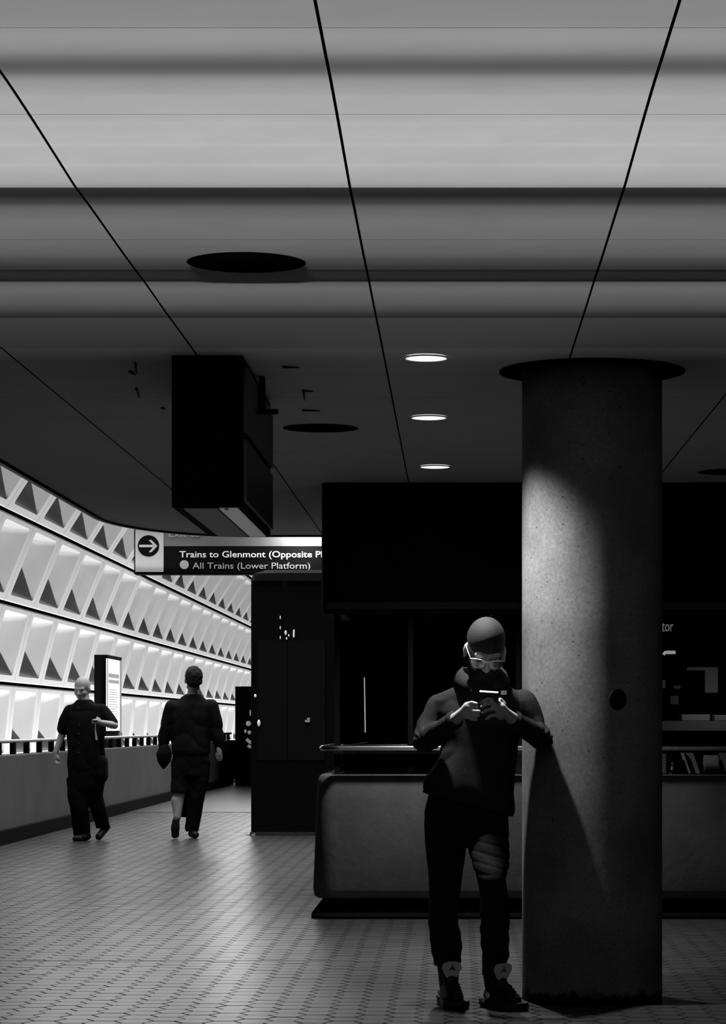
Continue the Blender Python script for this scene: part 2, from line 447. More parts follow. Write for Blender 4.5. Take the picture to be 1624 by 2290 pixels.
# grime stain at the foot of the shaft (dirt on the concrete itself)
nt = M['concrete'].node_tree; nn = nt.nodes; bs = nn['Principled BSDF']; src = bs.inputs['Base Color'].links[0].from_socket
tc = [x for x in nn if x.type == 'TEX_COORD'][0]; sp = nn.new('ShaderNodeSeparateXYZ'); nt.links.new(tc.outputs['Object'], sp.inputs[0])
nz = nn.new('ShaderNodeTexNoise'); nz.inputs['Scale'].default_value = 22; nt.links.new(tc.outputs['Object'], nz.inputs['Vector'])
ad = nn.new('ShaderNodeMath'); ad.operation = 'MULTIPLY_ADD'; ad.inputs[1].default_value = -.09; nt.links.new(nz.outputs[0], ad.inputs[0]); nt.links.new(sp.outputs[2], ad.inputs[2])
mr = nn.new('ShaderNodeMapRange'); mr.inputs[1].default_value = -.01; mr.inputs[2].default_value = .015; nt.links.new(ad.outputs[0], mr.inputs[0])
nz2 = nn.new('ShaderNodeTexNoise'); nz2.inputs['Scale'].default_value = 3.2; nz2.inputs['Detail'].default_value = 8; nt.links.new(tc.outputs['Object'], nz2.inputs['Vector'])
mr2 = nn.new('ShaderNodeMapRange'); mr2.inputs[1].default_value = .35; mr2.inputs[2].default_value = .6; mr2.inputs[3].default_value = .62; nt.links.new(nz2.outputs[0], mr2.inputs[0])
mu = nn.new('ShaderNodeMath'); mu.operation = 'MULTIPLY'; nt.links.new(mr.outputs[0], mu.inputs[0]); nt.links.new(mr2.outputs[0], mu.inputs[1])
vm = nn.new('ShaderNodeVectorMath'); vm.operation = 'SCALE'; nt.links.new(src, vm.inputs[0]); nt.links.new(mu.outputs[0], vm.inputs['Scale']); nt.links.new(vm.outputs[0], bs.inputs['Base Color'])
ax, az = .72, 1.365; ay = CY - math.sqrt(CR ** 2 - (ax - CX) ** 2)
nrm = Vector((ax - CX, ay - CY, 0)).normalized(); c0 = Vector((ax, ay, az))
mb = MB().ell((0, 0, 0), (.043, .003, .048)); mb.apply(Matrix.Translation(c0) @ Matrix.Rotation(math.atan2(nrm.x, -nrm.y), 4, 'Z')); mb.build('hole_plug', M['black'], t, smooth=True)
o = MB().cyl((CX, CY), .425, CEIL - .002, CEIL + .01, 64).build('ceiling_collar', M['joint'], t)

# ================================================================== station booth at the right
t = empty('station_booth', (1.1, 17.5, 0)); tag(t, 'dark glazed attendant booth on a rounded concrete base', 'booth')
BX0, BX1, BY0, BY1 = -.93, 3.6, 16.15, 20.2
def rrect(x0, y0, x1, y1, r, z, n=8):
    out = []
    for cx, cy, a0 in ((x1 - r, y1 - r, 0), (x0 + r, y1 - r, 90), (x0 + r, y0 + r, 180), (x1 - r, y0 + r, 270)):
        for i in range(n + 1):
            a = R(a0 + 90 * i / n); out.append((cx + r * math.cos(a), cy + r * math.sin(a), z))
    return out
def rloft(levels, x0, y0, x1, y1, r, m, name, parent, hollow=False, smooth=True):
    if hollow: levels = levels + [(levels[-1][0], levels[-1][1] - .10), (levels[0][0] + .02, levels[-1][1] - .10)]
    mb = MB(); k = 0; rings = [rrect(x0 - e, y0 - e, x1 + e, y1 + e, max(.02, r + e), z) for z, e in levels]
    n = len(rings[0]); mb.v = [Vector(p) for rg in rings for p in rg]
    for i in range(len(rings) - 1):
        for j in range(n): j2 = (j + 1) % n; mb.f.append([i * n + j, i * n + j2, (i + 1) * n + j2, (i + 1) * n + j])
    mb.f.append(list(range(n - 1, -1, -1))); mb.f.append([(len(rings) - 1) * n + j for j in range(n)])
    return mb.build(name, m, parent, smooth=smooth)
GY = 16.68                                      # glass line, behind the counter
base = rloft([(.13, -.03), (.145, -.008), (.19, .0), (.5, -.012), (.88, -.028), (.92, -.040), (.93, -.055)], BX0, BY0, BX1, BY1, .16, M['concrete2'], 'concrete_base', t, hollow=True)
md = base.modifiers.new('e', 'EDGE_SPLIT'); md.split_angle = R(50)
rloft([(-.003, .01), (.03, .01), (.05, -.09), (.135, -.10)], BX0, BY0, BX1, BY1, .12, M['joint'], 'plinth', t)
def ring_rail(x0, y0, x1, y1, z, r, m, name, parent):
    p = rrect(x0, y0, x1, y1, .12, z); p.append(p[0]); return MB().tube(p, r, 10).build(name, m, parent, smooth=True)
MB().box((BX0 + .2, BY0 + .14, .932), (BX1 - .1, BY0 + .146, 1.085)).build('low_screen', M['glass'], t)
ring_rail(BX0 + .06, BY0 - .02, BX1, BY1, 1.103, .017, M['steel'], 'handrail', t)
# bronze sill band between base and glass, counter, mullions, panes
MB().box((BX0 + .12, BY0 + .10, .895), (BX1 - .1, GY + .15, .931)).build('counter', M['joint'], t)
MB().box((BX0 + .12, GY - .05, 1.06), (BX1, GY + .10, 1.08)).build('counter_shelf', M['blackmatt'], t)
for x in (BX0 + .12, -.32, .40, 1.12, 2.3, 3.3): MB().box((x, GY, .93), (x + .035, GY + .04, 2.0)).build('mullion', M['joint'], t)
mx = [BX0 + .12, -.32, .40, 1.12, 2.3, 3.3]
for a, b in zip(mx, mx[1:]): MB().box((a + .04, GY + .017, 1.085), (b - .005, GY + .023, 1.99)).build('glass_pane', M['glass'], t)
MB().box((BX0 + .12, GY + .05, .93), (BX0 + .14, BY1 - .1, 2.0)).build('side_panel', M['blackmatt'], t)
MB().box((BX0 + .12, BY1 - .2, .93), (BX1, BY1 - .15, 2.0)).build('back_panel', M['blackmatt'], t)
fa = rloft([(1.995, -.01), (2.02, .0), (2.78, .0), (CEIL + .01, .0)], -.90, GY, BX1, BY1, .10, mat('booth_fascia', .008, .7, spec=.06), 'roof_fascia', t)
md = fa.modifiers.new('e', 'EDGE_SPLIT'); md.split_angle = R(50)
MB().box((-.86, GY - .008, 2.025), (BX1, GY, 2.07)).build('fascia_band', M['fascia'], t)
text('lettering', 'Elevator', .105, P(1441, 1412, GY - .012), mat('booth_lettering', .5, .6, emis=.18), t, width=(1506 - 1441) / F * GY)
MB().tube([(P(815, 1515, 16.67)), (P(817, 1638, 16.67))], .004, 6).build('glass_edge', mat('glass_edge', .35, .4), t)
MB().tube([P(752, 1672, 16.2), P(820, 1661, 16.7), P(872, 1655, 17.2)], [.004, .006, .010], 6).build('side_handrail', M['steel'], t)

# things inside and on the booth (right of the column)
YB = 17.0
def ibox(px0, py0, px1, py1, Y, d, mb=None):
    a = P(px0, py1, Y); b = P(px1, py0, Y); return (mb or MB()).box((a.x, Y, a.z), (b.x, Y + d, b.z))
dk = empty('booth_desk', (1.6, 17.6, 0)); tag(dk, 'grey desk inside the booth behind the glass', 'desk')
a = P(1470, 1634, 17.35); ztop = P(1500, 1612, 17.35).z
MB().box((.2, 17.35, a.z), (3.3, 18.0, ztop)).build('desk_top', mat('desk_grey', .16, .7), dk)
for x in (.25, 1.2, 3.2): MB().box((x, 17.4, -.004), (x + .06, 17.95, a.z)).build('leg', M['blackmatt'], dk)
def simple(name, label, cat, mb, m, group=None, bevel=0):
    o = mb.build(name, m, None, bevel=bevel); return tag(o, label, cat, group)
def onz(px0, py0, px1, Y, d): # box standing on the desk top
    a = P(px0, 0, Y); b = P(px1, py0, Y); return MB().box((a.x, Y, ztop), (b.x, Y + d, b.z))
simple('storage_box', 'wide grey box on the booth desk below the poster', 'box', onz(1525, 1598, 1588, 17.39, .2), mat('box_a', .22, .7), bevel=.004)
simple('storage_box', 'grey box on the booth desk cut by the right edge', 'box', onz(1598, 1599, 1660, 17.39, .2), mat('box_b', .18, .7), bevel=.004)
simple('notice_board', 'tall grey sheet hung inside the booth at the right', 'poster', ibox(1577, 1492, 1606, 1549, 18.2, .012).merge(ibox(1537, 1492, 1577, 1499, 18.2, .012)), mat('notice', .33, .8))
simple('wall_notice', 'small grey notice inside the booth beside the column', 'notice', ibox(1474, 1521, 1489, 1539, 18.0, .01), mat('notice_b', .18, .8))
simple('name_plate', 'narrow faint plate inside the booth under the hooked light streak', 'plate', ibox(1507, 1533, 1522, 1540, 18.0, .01), mat('notice_c', .13, .8))
simple('wall_notice', 'faint square notice inside the booth above the desk', 'notice', ibox(1500, 1556, 1518, 1575, 18.0, .01), mat('notice_d', .1, .8))
simple('light_streak', 'short bent white bar glowing as a light streak inside the booth under the lettering', 'light streak',
       MB().tube([P(1484, 1464, 18.6), P(1488, 1459, 18.6), P(1498, 1459, 18.6), P(1511, 1459, 18.6)], [.011, .012, .013, .012], 8), mat('streak_glow', .8, .5, emis=.62))  # glowing bar put in for a streak of reflected light
# stuff behind the lower glass strip
bn = empty('ring_binder', P(1500, 1737, 16.5)); tag(bn, 'dark binder with pale spine labels behind the low booth glass', 'binder')
zz = .932
def lean(px0, px1, Y, h, lx, d=.12):
    a = P(px0, 1700, Y); b = P(px1, 1700, Y)
    return MB().add([(a.x, Y, zz), (b.x, Y, zz), (b.x, Y + d, zz), (a.x, Y + d, zz), (a.x + lx, Y, zz + h), (b.x + lx, Y, zz + h), (b.x + lx, Y + d, zz + h), (a.x + lx, Y + d, zz + h)],
                    [(0, 3, 2, 1), (4, 5, 6, 7), (0, 1, 5, 4), (1, 2, 6, 5), (2, 3, 7, 6), (3, 0, 4, 7)])
lean(1495, 1519, 16.5, .125, .003).build('cover', M['blackmatt'], bn)
for (p0, q0, p1, q1) in ((1496, 1729, 1503, 1741), (1500, 1718, 1505, 1722), (1501, 1713, 1505, 1717), (1502, 1706, 1506, 1709)):
    ibox(p0, q0, p1, q1, 16.495, .004).build('spine_label', mat('label', .5, .8), bn)
bk = ['thin pale folder leaning behind the low booth glass', 'grey-topped dark folder leaning beside the paper roll', 'pale folder leaning at the right edge behind the low booth glass']
for (a, b), lb, c in zip(((1541, 1545), (1550, 1566), (1626, 1640)), bk, (.5, .35, .5)):
    simple('file_folder', lb, 'folder', lean(a, b, 16.52, .135, -.045), mat('folder', c, .7), 'folders behind the low booth glass')
simple('file_folder', 'black folder leaning between the two pale ones', 'folder', lean(1546, 1549, 16.50, .135, -.045), M['blackmatt'], 'folders behind the low booth glass')
a = P(1573, 1708, 16.62); b = P(1607, 1708, 16.62)
simple('paper_roll', 'fat pale roll of paper lying behind the low booth glass', 'paper roll', MB().tube([(a.x, 16.58, zz + .061), (b.x - .01, 16.58, zz + .061), (b.x, 16.58, zz + .061)], [.06, .06, .05], 24), M['paper'])
simple('grey_carton', 'low grey carton behind the glass next to the column', 'box', MB().box((P(1440, 0, 16.55).x, 16.55, zz), (P(1490, 0, 16.55).x, 16.65, zz + .13)), mat('carton', .12, .8))
a = P(818, 1733, 16.2)

# ================================================================== lift enclosure, far machines
t = empty('lift_enclosure', (-.6, 29.5, 0)); tag(t, 'tall black enclosure under the trains sign', 'enclosure')
EX0, EX1, EY0 = -2.325, .8, 28.4
MB().box((EX0, EY0, .04), (EX1, 30.2, 2.90)).build('shell', M['blackmatt'], t, bevel=.01)
MB().box((EX0 - .01, EY0 - .03, -.003), (EX1, 29.5, .04)).build('kick_plate', M['darksteel'], t)
MB().loft([((-1.4, 28.9, 2.90), .95, .5), ((-1.4, 28.9, 2.98), .93, .48), ((-1.4, 28.9, 3.02), .80, .40)], 40, 5).build('top_housing', M['blackmatt'], t, smooth=False)
for a, b in ((570, 632), (640, 717)):
    ibox(a, 1290, b, 1299, 28.37, .02).build('vent_slot', M['black'], t)
    ibox(a + 4, 1432, b + 10, 1700, EY0 - .012, .012).build('door_panel', mat('door_black', .005, .6, spec=.06), t)
tr = mat('painted_glint', .8, .4, emis=.25)  # highlights on the dark enclosure put in as faintly glowing bits
MB().tube([P(657.5, 1408, 28.37), P(657, 1425, 28.37)], .010, 8).build('glint_streak', tr, t)
MB().ell(P(639, 1415, 28.37), (.013, .012, .028)).ell(P(641, 1428, 28.37), (.009, .009, .014)).ell(P(646, 1421, 28.37), (.009, .009, .012)).build('glint_cluster', tr, t, smooth=True)
for yy in (1381, 1404, 1426): MB().ell(P(627, yy, 28.37), (.006, .006, .02)).build('glint_fleck', tr, t, smooth=True)
ibox(682, 1610, 693, 1615, 28.37, .02).merge(ibox(687, 1605, 693, 1610, 28.37, .02)).build('call_button', mat('button', .3, .5, emis=.1), t)
simple('door_stop', 'small pale wedge on the floor at the foot of the black enclosure', 'wedge', MB().add([P(546, 1867.5, 28.5), P(571, 1869.5, 28.3), P(571, 1863, 28.3), P(571, 1863, 28.55), P(571, 1867, 28.55), P(546, 1867, 28.6)], [(0, 1, 2), (3, 4, 5), (0, 2, 3, 5), (1, 4, 3, 2), (0, 5, 4, 1)]), M['grey'])
t = empty('vending_machine', P(545, 1752, 53.5)); tag(t, 'black machine with glinting goods behind its glass far down the parapet', 'vending machine')
a = P(526, 1752, 52.5); b = P(640, 1535, 52.5)
MB().box((a.x, 52.5, 0), (b.x, 53.6, b.z)).build('cabinet', M['blackmatt'], t, bevel=.01)
gm = mat('packet_glint', .6, .4, emis=.18)  # shine on the goods put in as a faint glow
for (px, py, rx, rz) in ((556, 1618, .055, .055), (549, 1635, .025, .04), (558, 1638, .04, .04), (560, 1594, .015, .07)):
    MB().ell(P(px, py, 52.45), (rx, .03, rz)).build('packet_glint', gm, t, smooth=True)
MB().tube([P(551, 1653, 52.45), P(562, 1662, 52.45)], .035, 8).build('packet_glint', gm, t)
MB().tube([P(554, 1668, 52.45), P(562, 1671, 52.45)], .03, 8).build('packet_glint', gm, t)
MB().ell(P(571, 1556, 28.36), (.014, .01, .02)).build('glint_spot', tr, bpy.data.objects['lift_enclosure'], smooth=True)  # highlight put in as a glowing bead, as is the next
MB().ell(P(579, 1617, 28.36), (.018, .01, .038)).build('glint_spot', tr, bpy.data.objects['lift_enclosure'], smooth=True)

# ================================================================== trains sign
t = empty('direction_sign', P(510, 1282, 29.6)); tag(t, 'long overhead sign with arrow roundel reading Trains to Glenmont', 'sign')
SY = 29.6
def sx(px): return (px - PX0) / F * SY
def sz(py): return CH - (py - PY0) / F * SY
MB().box((sx(300), SY, sz(1284)), (sx(810), SY + .25, sz(1160))).build('housing', M['signblack'], t)
MB().box((sx(367), SY - .012, sz(1221.5)), (sx(808), SY, sz(1162))).build('brown_band', M['signbrown'], t)
MB().box((sx(303), SY - .012, sz(1279)), (sx(366), SY, sz(1162))).build('arrow_panel', M['signgrey'], t)
MB().box((sx(367), SY - .012, sz(1282)), (sx(808), SY, sz(1223))).build('black_band', M['signblack'], t)
# roundel with arrow
cx, cz, r = sx(332.5), sz(1221), (356.5 - 308.5) / 2 / F * SY
mb = MB(); n = 48; ring = [(cx + r * math.cos(2 * math.pi * i / n), SY - .018, cz + r * math.sin(2 * math.pi * i / n)) for i in range(n)]
mb.add(ring + [(p[0], SY - .011, p[2]) for p in ring], [list(range(n - 1, -1, -1))[::-1]] + [[i, (i + 1) % n, n + (i + 1) % n, n + i] for i in range(n)]); mb.build('roundel', M['signblack'], t)
k = SY / F
def flat(pts, name, m, y=-.024):
    q = [(sx(px), SY + y, sz(py)) for px, py in pts]; n = len(q)
    MB().add(q + [(p[0], SY - .017, p[2]) for p in q], [list(range(n))] + [[i, (i + 1) % n, n + (i + 1) % n, n + i] for i in range(n)]).build(name, m, t)
flat([(312, 1218.5), (344, 1218.5), (344, 1224), (312, 1224)], 'arrow_shaft', M['signgrey'])
flat([(333, 1208), (339.5, 1208), (352.5, 1221.2), (339.5, 1235), (333, 1235), (345.5, 1221.2)], 'arrow_head', M['signgrey'])
text('lettering', 'Exit to', .105, (sx(378), SY - .02, sz(1200.5)), M['letteringdim'], t, width=(448 - 378) * k, weight=0)
text('lettering', 'Trains to Glenmont (Opposite Platform)', .105, (sx(402), SY - .02, sz(1246.5)), M['lettering'], t, width=(794 - 402) * k, weight=.0006)
text('lettering', 'All Trains (Lower Platform)', .105, (sx(431), SY - .02, sz(1272)), M['letteringdim'], t, width=(694 - 431) * k, weight=0)
r = 10 / F * SY; cx, cz = sx(412.5), sz(1263)
ring = [(cx + r * math.cos(2 * math.pi * i / 32), SY - .02, cz + r * math.sin(2 * math.pi * i / 32)) for i in range(32)]
MB().add(ring + [(p[0], SY - .011, p[2]) for p in ring], [list(range(32))] + [[i, (i + 1) % 32, 32 + (i + 1) % 32, 32 + i] for i in range(32)]).build('line_dot', M['letteringdim'], t)
MB().box((-1.9, 29.42, 2.88), (-1.7, SY + .2, sz(1284) + .005)).build('support_bracket', M['blackmatt'], t)

# ================================================================== parapet and railing
PXX = -4.80
mb = MB().box((PXX - .20, 15, .10), (PXX, 54.6, .93)); o = mb.build('wall_parapet', mat('parapet_concrete', .05, .8, noise_amt=.2, scale=1.5), None, bevel=.012); tag(o, kind='structure')
o = MB().box((PXX - .22, 15, -.35), (PXX + .0, 54, .10)).build('trim_2', M['concrete2']); tag(o, kind='structure')
cb = MB().box((PXX, 15, -.01), (PXX + .07, 52.4, .145)).build('baseboard_left', M['blackmatt']); tag(cb, kind='structure')
t = empty('parapet_railing', (PXX - .1, 35, .93)); tag(t, 'steel rail on short black posts along the top of the parapet', 'railing')
MB().tube([(PXX - .1, 15, 1.075), (PXX - .1, 30, 1.075), (PXX - .1, 54.5, 1.075)], .022, 10).build('rail', mat('rail_steel', .5, .4, metal=.3), t, smooth=True)
post = MB().box((-.03, -.035, 0), (.03, .035, .13)).mesh('post', M['blackmatt'])
y = 24.2
while y < 54:
    q = link('post', post, t, (0, y - 35, 0)); y += .872

# ================================================================== backlit map pylon behind the parapet
t = empty('map_pylon', (-5.1, 36.6, 0)); tag(t, 'black-framed backlit map pylon standing behind the parapet rail', 'display')
zt, zb = CH + 158 * 35.9 / F, 1.14
MB().box((-5.19, 35.9, zb), (-5.025, 37.45, zt)).build('frame', M['blackmatt'], t, bevel=.008)
MB().box((-5.025, 35.93, zt - .045), (-5.0, 37.45, zt)).build('top_trim', M['blackmatt'], t)
MB().box((-5.025, 35.95, zb + .03), (-5.010, 37.40, zt - .05)).build('lit_panel', M['ad'], t)
for (z0, z1) in ((zt - .32, zt - .24), (zt - .40, zt - .33)):
    MB().box((-5.012, 36.1, z0), (-5.006, 37.2, z1 - .02)).build('printed_band', M['adgrey'], t)
for i in range(14): MB().box((-5.012, 36.15, zt - .50 - .035 * i), (-5.007, 36.9 + .08 * (i % 4), zt - .49 - .035 * i)).build('printed_line', M['adgrey'], t)
MB().box((-5.012, 35.96, zt - .02), (-5.004, 36.0, zb + .04)).build('edge_trim', M['grey'], t)
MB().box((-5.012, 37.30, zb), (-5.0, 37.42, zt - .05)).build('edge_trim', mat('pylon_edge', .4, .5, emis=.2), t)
MB().box((-5.19, 35.9, .1), (-5.025, 37.3, zb)).build('pedestal', M['blackmatt'], t)
MB().box((-5.025, 37.2, .93), (-5.0, 37.5, zb)).build('bracket', M['grey'], t)

# ================================================================== vault wall: coffered concrete, one coffer per object
SP = 2.455; XX2 = 6.6; ribY0 = 39.0
rows = [(-.253, 1.052), (-.085, 1.062), (.097, 1.045), (.2725, 1.0), (.4446, .93), (.5976, .832), (.733, .714), (.846, .576)]
prof_v = [(-x * XX2, CH + z * XX2) for z, x in rows]
wl = MB(); k = 0
for i, (x, z) in enumerate(prof_v): wl.v += [Vector((x - .75, -4, z + .2)), Vector((x - .75, 100, z + .2))]
for i in range(len(prof_v) - 1): wl.f.append([2 * i, 2 * i + 1, 2 * i + 3, 2 * i + 2])
wl = wl.build('wall_left', M['joint']); md = wl.modifiers.new('s', 'SOLIDIFY'); md.thickness = .2; md.offset = -1; tag(wl, kind='structure')
def coffer(h):
    """local: u along Y (0..SP), v up the wall (0..h), w into the wall"""
    g = .012; gv = .022; fr = .27; fb = .13; ft = .10; dep = .46
    def rr(u0, v0, u1, v1, r, w_, n=4):
        out = []
        for cu, cv, a0 in ((u1 - r, v1 - r, 0), (u0 + r, v1 - r, 90), (u0 + r, v0 + r, 180), (u1 - r, v0 + r, 270)):
            for i in range(n + 1): a = R(a0 + 90 * i / n); out.append((cu + r * math.cos(a), cv + r * math.sin(a), w_))
        return out
    L = [rr(g, gv, SP - g, h - gv, .01, .30), rr(g, gv, SP - g, h - gv, .01, .02), rr(g + .02, gv + .02, SP - g - .02, h - gv - .02, .01, 0),
         rr(fr, fb, SP - fr, h - ft, .07, 0), rr(fr + .02, fb + .015, SP - fr - .02, h - ft - .02, .07, .04),
         rr(fr + .06, fb + .03, SP - fr - .10, h - ft - .10, .07, .22), rr(fr + .12, fb + .06, SP - fr - .22, h - ft - .16, .08, dep)]
    n = len(L[0]); vs = [p for r_ in L for p in r_]; fs = []
    for i in range(len(L) - 1):
        for j in range(n): j2 = (j + 1) % n; fs.append([i * n + j, i * n + j2, (i + 1) * n + j2, (i + 1) * n + j])
    fs.append([(len(L) - 1) * n + j for j in range(n)])
    return vs, fs
for r_ in range(len(prof_v) - 1):
    (xa, za), (xb, zb_) = prof_v[r_], prof_v[r_ + 1]
    d = Vector((xb - xa, 0, zb_ - za)); h = d.length; d.normalize(); wdir = Vector((0, 1, 0)).cross(d); 
    if wdir.x > 0: wdir = -wdir
    vs, fs = coffer(h)
    me = MB().add([Vector((0, u, 0)) + d * v + wdir * w_ for u, v, w_ in vs], fs).mesh('coffer', M['vault'])
    bm = bmesh.new(); bm.from_mesh(me); bmesh.ops.recalc_face_normals(bm, faces=bm.faces)
    bm.to_mesh(me); bm.free()
    for k in range(-7, 25):
        y0 = ribY0 + SP * k
        if y0 > 95: continue
        link('coffer', me, wl, (xa, y0, za))

# ================================================================== PEOPLE
def fold_fn(seed, amp, sc, stretch=(1, 1, 1), extra=None):
    def f(co):
        p = Vector((co.x * stretch[0], co.y * stretch[1], co.z * stretch[2])) * sc + Vector((seed, seed * 2.3, 0))
        n1 = noise.noise(p); n2 = noise.noise(p * 2.1 + Vector((5, 1, 2)))
        d = amp * (-(1 - abs(n1)) ** 4 * .9 + .35 + .3 * n2)
        return d + (extra(co) if extra else 0)
    return f

def head(mb, c, rot, s=1.0, skin=True):
    """adds skull, jaw, nose, ears, brow, lips to mb; returns the transform"""
    T = Matrix.Translation(c) @ rot.to_matrix().to_4x4() @ Matrix.Scale(s, 4)
    h = MB()
    h.ell((0, .012, .032), (.077, .096, .092)); h.ell((0, -.022, -.035), (.063, .068, .078)); h.ell((0, -.045, -.092), (.034, .030, .026))
    h.cap((-.045, .0, -.075), .022, (0, -.05, -.098), .02); h.cap((.045, .0, -.075), .022, (0, -.05, -.098), .02)
    h.cap((0, -.088, .004), .008, (0, -.108, -.034), .013); h.ell((-.011, -.100, -.038), .008); h.ell((.011, -.100, -.038), .008)
    h.cap((-.042, -.072, .016), .013, (-.012, -.084, .016), .012); h.cap((.042, -.072, .016), .013, (.012, -.084, .016), .012)
    h.ell((-.037, -.062, -.028), .024); h.ell((.037, -.062, -.028), .024)
    h.ell((0, -.084, -.062), (.020, .009, .006)); h.ell((0, -.082, -.070), (.017, .009, .006))
    for sg in (-1, 1): h.ell((sg * .079, .008, -.012), (.010, .020, .031), Euler((0, 0, sg * .35)).to_matrix().to_4x4()); h.ell((sg * .080, .002, -.036), (.008, .010, .012))
    h.apply(T); mb.merge(h); return T

# ---------- the person by the column
YM = 11.16
def Q(px, py, dy=0): return P(px, py, YM + dy)
sc = YM / F
man = empty('person', (.13, 11.1, 0)); tag(man, 'person in dark pullover and pale glasses standing against the column looking at a phone', 'person')
HC = Q(1085, 1452, -.14); HR = Euler((R(34), R(4), R(9)), 'XYZ')
body = MB()
T = head(body, HC, HR, 1.06)
body.cap(Q(1084, 1545, .02), .055, Q(1083, 1485, -.06), .050)
body.loft([(Q(1075, 1550), .10, .05), (Q(1075, 1580), .15, .075), (Q(1075, 1640), .14, .09), (Q(1060, 1720), .15, .10), (Q(1045, 1810), .165, .105), (Q(1045, 1850), .16, .10)], 24)
# arms
Rs, Re, Rw = Q(972, 1580, 0), Q(948, 1660, -.05), Q(1022, 1606, -.26)
Ls, Le, Lw = Q(1178, 1575, 0), Q(1212, 1655, -.05), Q(1145, 1606, -.26)
body.chain([Rs, Re, Rw], [.036, .032, .028]); body.chain([Ls, Le, Lw], [.036, .032, .028])
# legs and feet inside the clothes
body.chain([Q(1000, 1835), Q(998, 1985, -.06), Q(1002, 2140, .05)], [.078, .055, .034]); body.chain([Q(1090, 1835), Q(1105, 1965, -.15), Q(1105, 2140, -.045)], [.078, .055, .034])
body.cap(Q(1002, 2140, .05), .034, Q(1003, 2205, .045), .028); body.cap(Q(1105, 2140, -.045), .034, Q(1105, 2205, -.05), .028)
# hands
def hand(mb, wrist, palm, fingers, thumb, fr=.0085):
    mb.cap(wrist, .027, palm[0], .022)
    for p in palm: mb.ell(p, .021)
    mb.chain(palm, [.021] * len(palm))
    for f in fingers: mb.chain(f, [fr * 1.1, fr, fr * .95, fr * .85][:len(f)])
    mb.chain(thumb, [.013, .0105, .009][:len(thumb)])
Z = -.30
hand(body, Rw, [Q(1036, 1592, -0.300), Q(1046, 1580, -0.320), Q(1044, 1598, -0.310)],
     [[Q(1046, 1574, -0.325), Q(1056, 1571, -0.345), Q(1066, 1574, -0.355)],
      [Q(1050, 1586, -0.330), Q(1061, 1590, -0.355), Q(1072, 1591, -0.365)],
      [Q(1049, 1594, -0.325), Q(1059, 1599, -0.350), Q(1070, 1600, -0.358)],
      [Q(1046, 1602, -0.320), Q(1055, 1608, -0.340), Q(1065, 1609, -0.345)]],
     [Q(1038, 1586, -0.310), Q(1050, 1581, -0.335), Q(1066, 1583, -0.345)])
hand(body, Lw, [Q(1132, 1594, -0.300), Q(1120, 1582, -0.330), Q(1120, 1600, -0.320)],
     [[Q(1116, 1572, -0.340), Q(1104, 1562, -0.370), Q(1089, 1563, -0.385), Q(1080, 1568, -0.380)],
      [Q(1118, 1582, -0.340), Q(1103, 1573, -0.375), Q(1087, 1575, -0.390), Q(1077, 1581, -0.385)],
      [Q(1120, 1592, -0.340), Q(1105, 1585, -0.370), Q(1089, 1588, -0.385), Q(1080, 1594, -0.380)],
      [Q(1122, 1603, -0.330), Q(1109, 1599, -0.355), Q(1096, 1602, -0.370), Q(1088, 1608, -0.365)]],
     [Q(1130, 1588, -0.305), Q(1128, 1574, -0.315), Q(1119, 1564, -0.325)])
b = body.skin('body', M['skin'], man, .0048, 3)
# hair, beard, eyes, eyeglasses
hb = MB().ell((0, .015, .036), (.0810, .101, .0955), nu=32, nv=20); hb.apply(T)
cutn = HR.to_matrix() @ Vector((0, -.28, .96)); cutp = T @ Vector((0, 0, .034))
me = hb.mesh('hair', M['hair'], True); bm = bmesh.new(); bm.from_mesh(me)
bmesh.ops.bisect_plane(bm, geom=bm.verts[:] + bm.edges[:] + bm.faces[:], plane_co=cutp, plane_no=cutn, clear_inner=True); bm.to_mesh(me); bm.free()
hobj = link('hair', me, man); md = hobj.modifiers.new('s', 'SUBSURF'); md.levels = md.render_levels = 2; tag(hobj, 'dark close-cropped hair catching light on the crown')
bd = MB(); bd.cap((-.058, -.012, -.055), .020, (-.030, -.055, -.092), .024); bd.cap((.058, -.012, -.055), .020, (.030, -.055, -.092), .024); bd.ell((0, -.062, -.092), (.046, .034, .032)); bd.cap((-.030, -.086, -.055), .010, (.030, -.086, -.055), .010); bd.ell((0, -.082, -.078), (.024, .014, .012)); bd.cap((-.030, -.084, -.056), .010, (-.028, -.070, -.090), .016); bd.cap((.030, -.084, -.056), .010, (.028, -.070, -.090), .016)
bd.apply(T); o = bd.skin('beard', M['beard'], man, .005, 3)
for sg in (-1, 1):
    e = MB().ell((sg * .031, -.076, -.004), .0115); e.apply(T); e.build('eye', M['skindark'], man, smooth=True)
gl = empty('eyeglasses', T @ Vector((0, -.1, 0))); gl.parent = man; gl.matrix_parent_inverse = Matrix.Translation(-man.location); tag(gl, 'pale thick-rimmed eyeglasses')
def lensring(sg, n=20, a=.029, b_=.020):
    out = []
    for i in range(n + 1):
        t_ = 2 * math.pi * i / n; x = a * math.copysign(abs(math.cos(t_)) ** .75, math.cos(t_)); z = b_ * math.copysign(abs(math.sin(t_)) ** .75, math.sin(t_))
        out.append(Vector((sg * .034 + x, -.103 + .006 * abs((sg * .034 + x) / .06) ** 2, z - .010)))
    return out
g = MB()
for sg in (-1, 1): g.tube(lensring(sg), .0017, 8)
g.apply(T); g.build('rim', mat('rim_clear', .25, .3), gl, smooth=True)
tb = MB().tube([(-.071, -.092, .006), (-.05, -.100, .0115), (-.018, -.104, .0105), (-.006, -.108, .005), (.006, -.108, .005), (.018, -.104, .0105), (.05, -.100, .0115), (.071, -.092, .006)], .0026, 8); tb.apply(T); tb.build('brow_bar', M['frame'], gl, smooth=True)
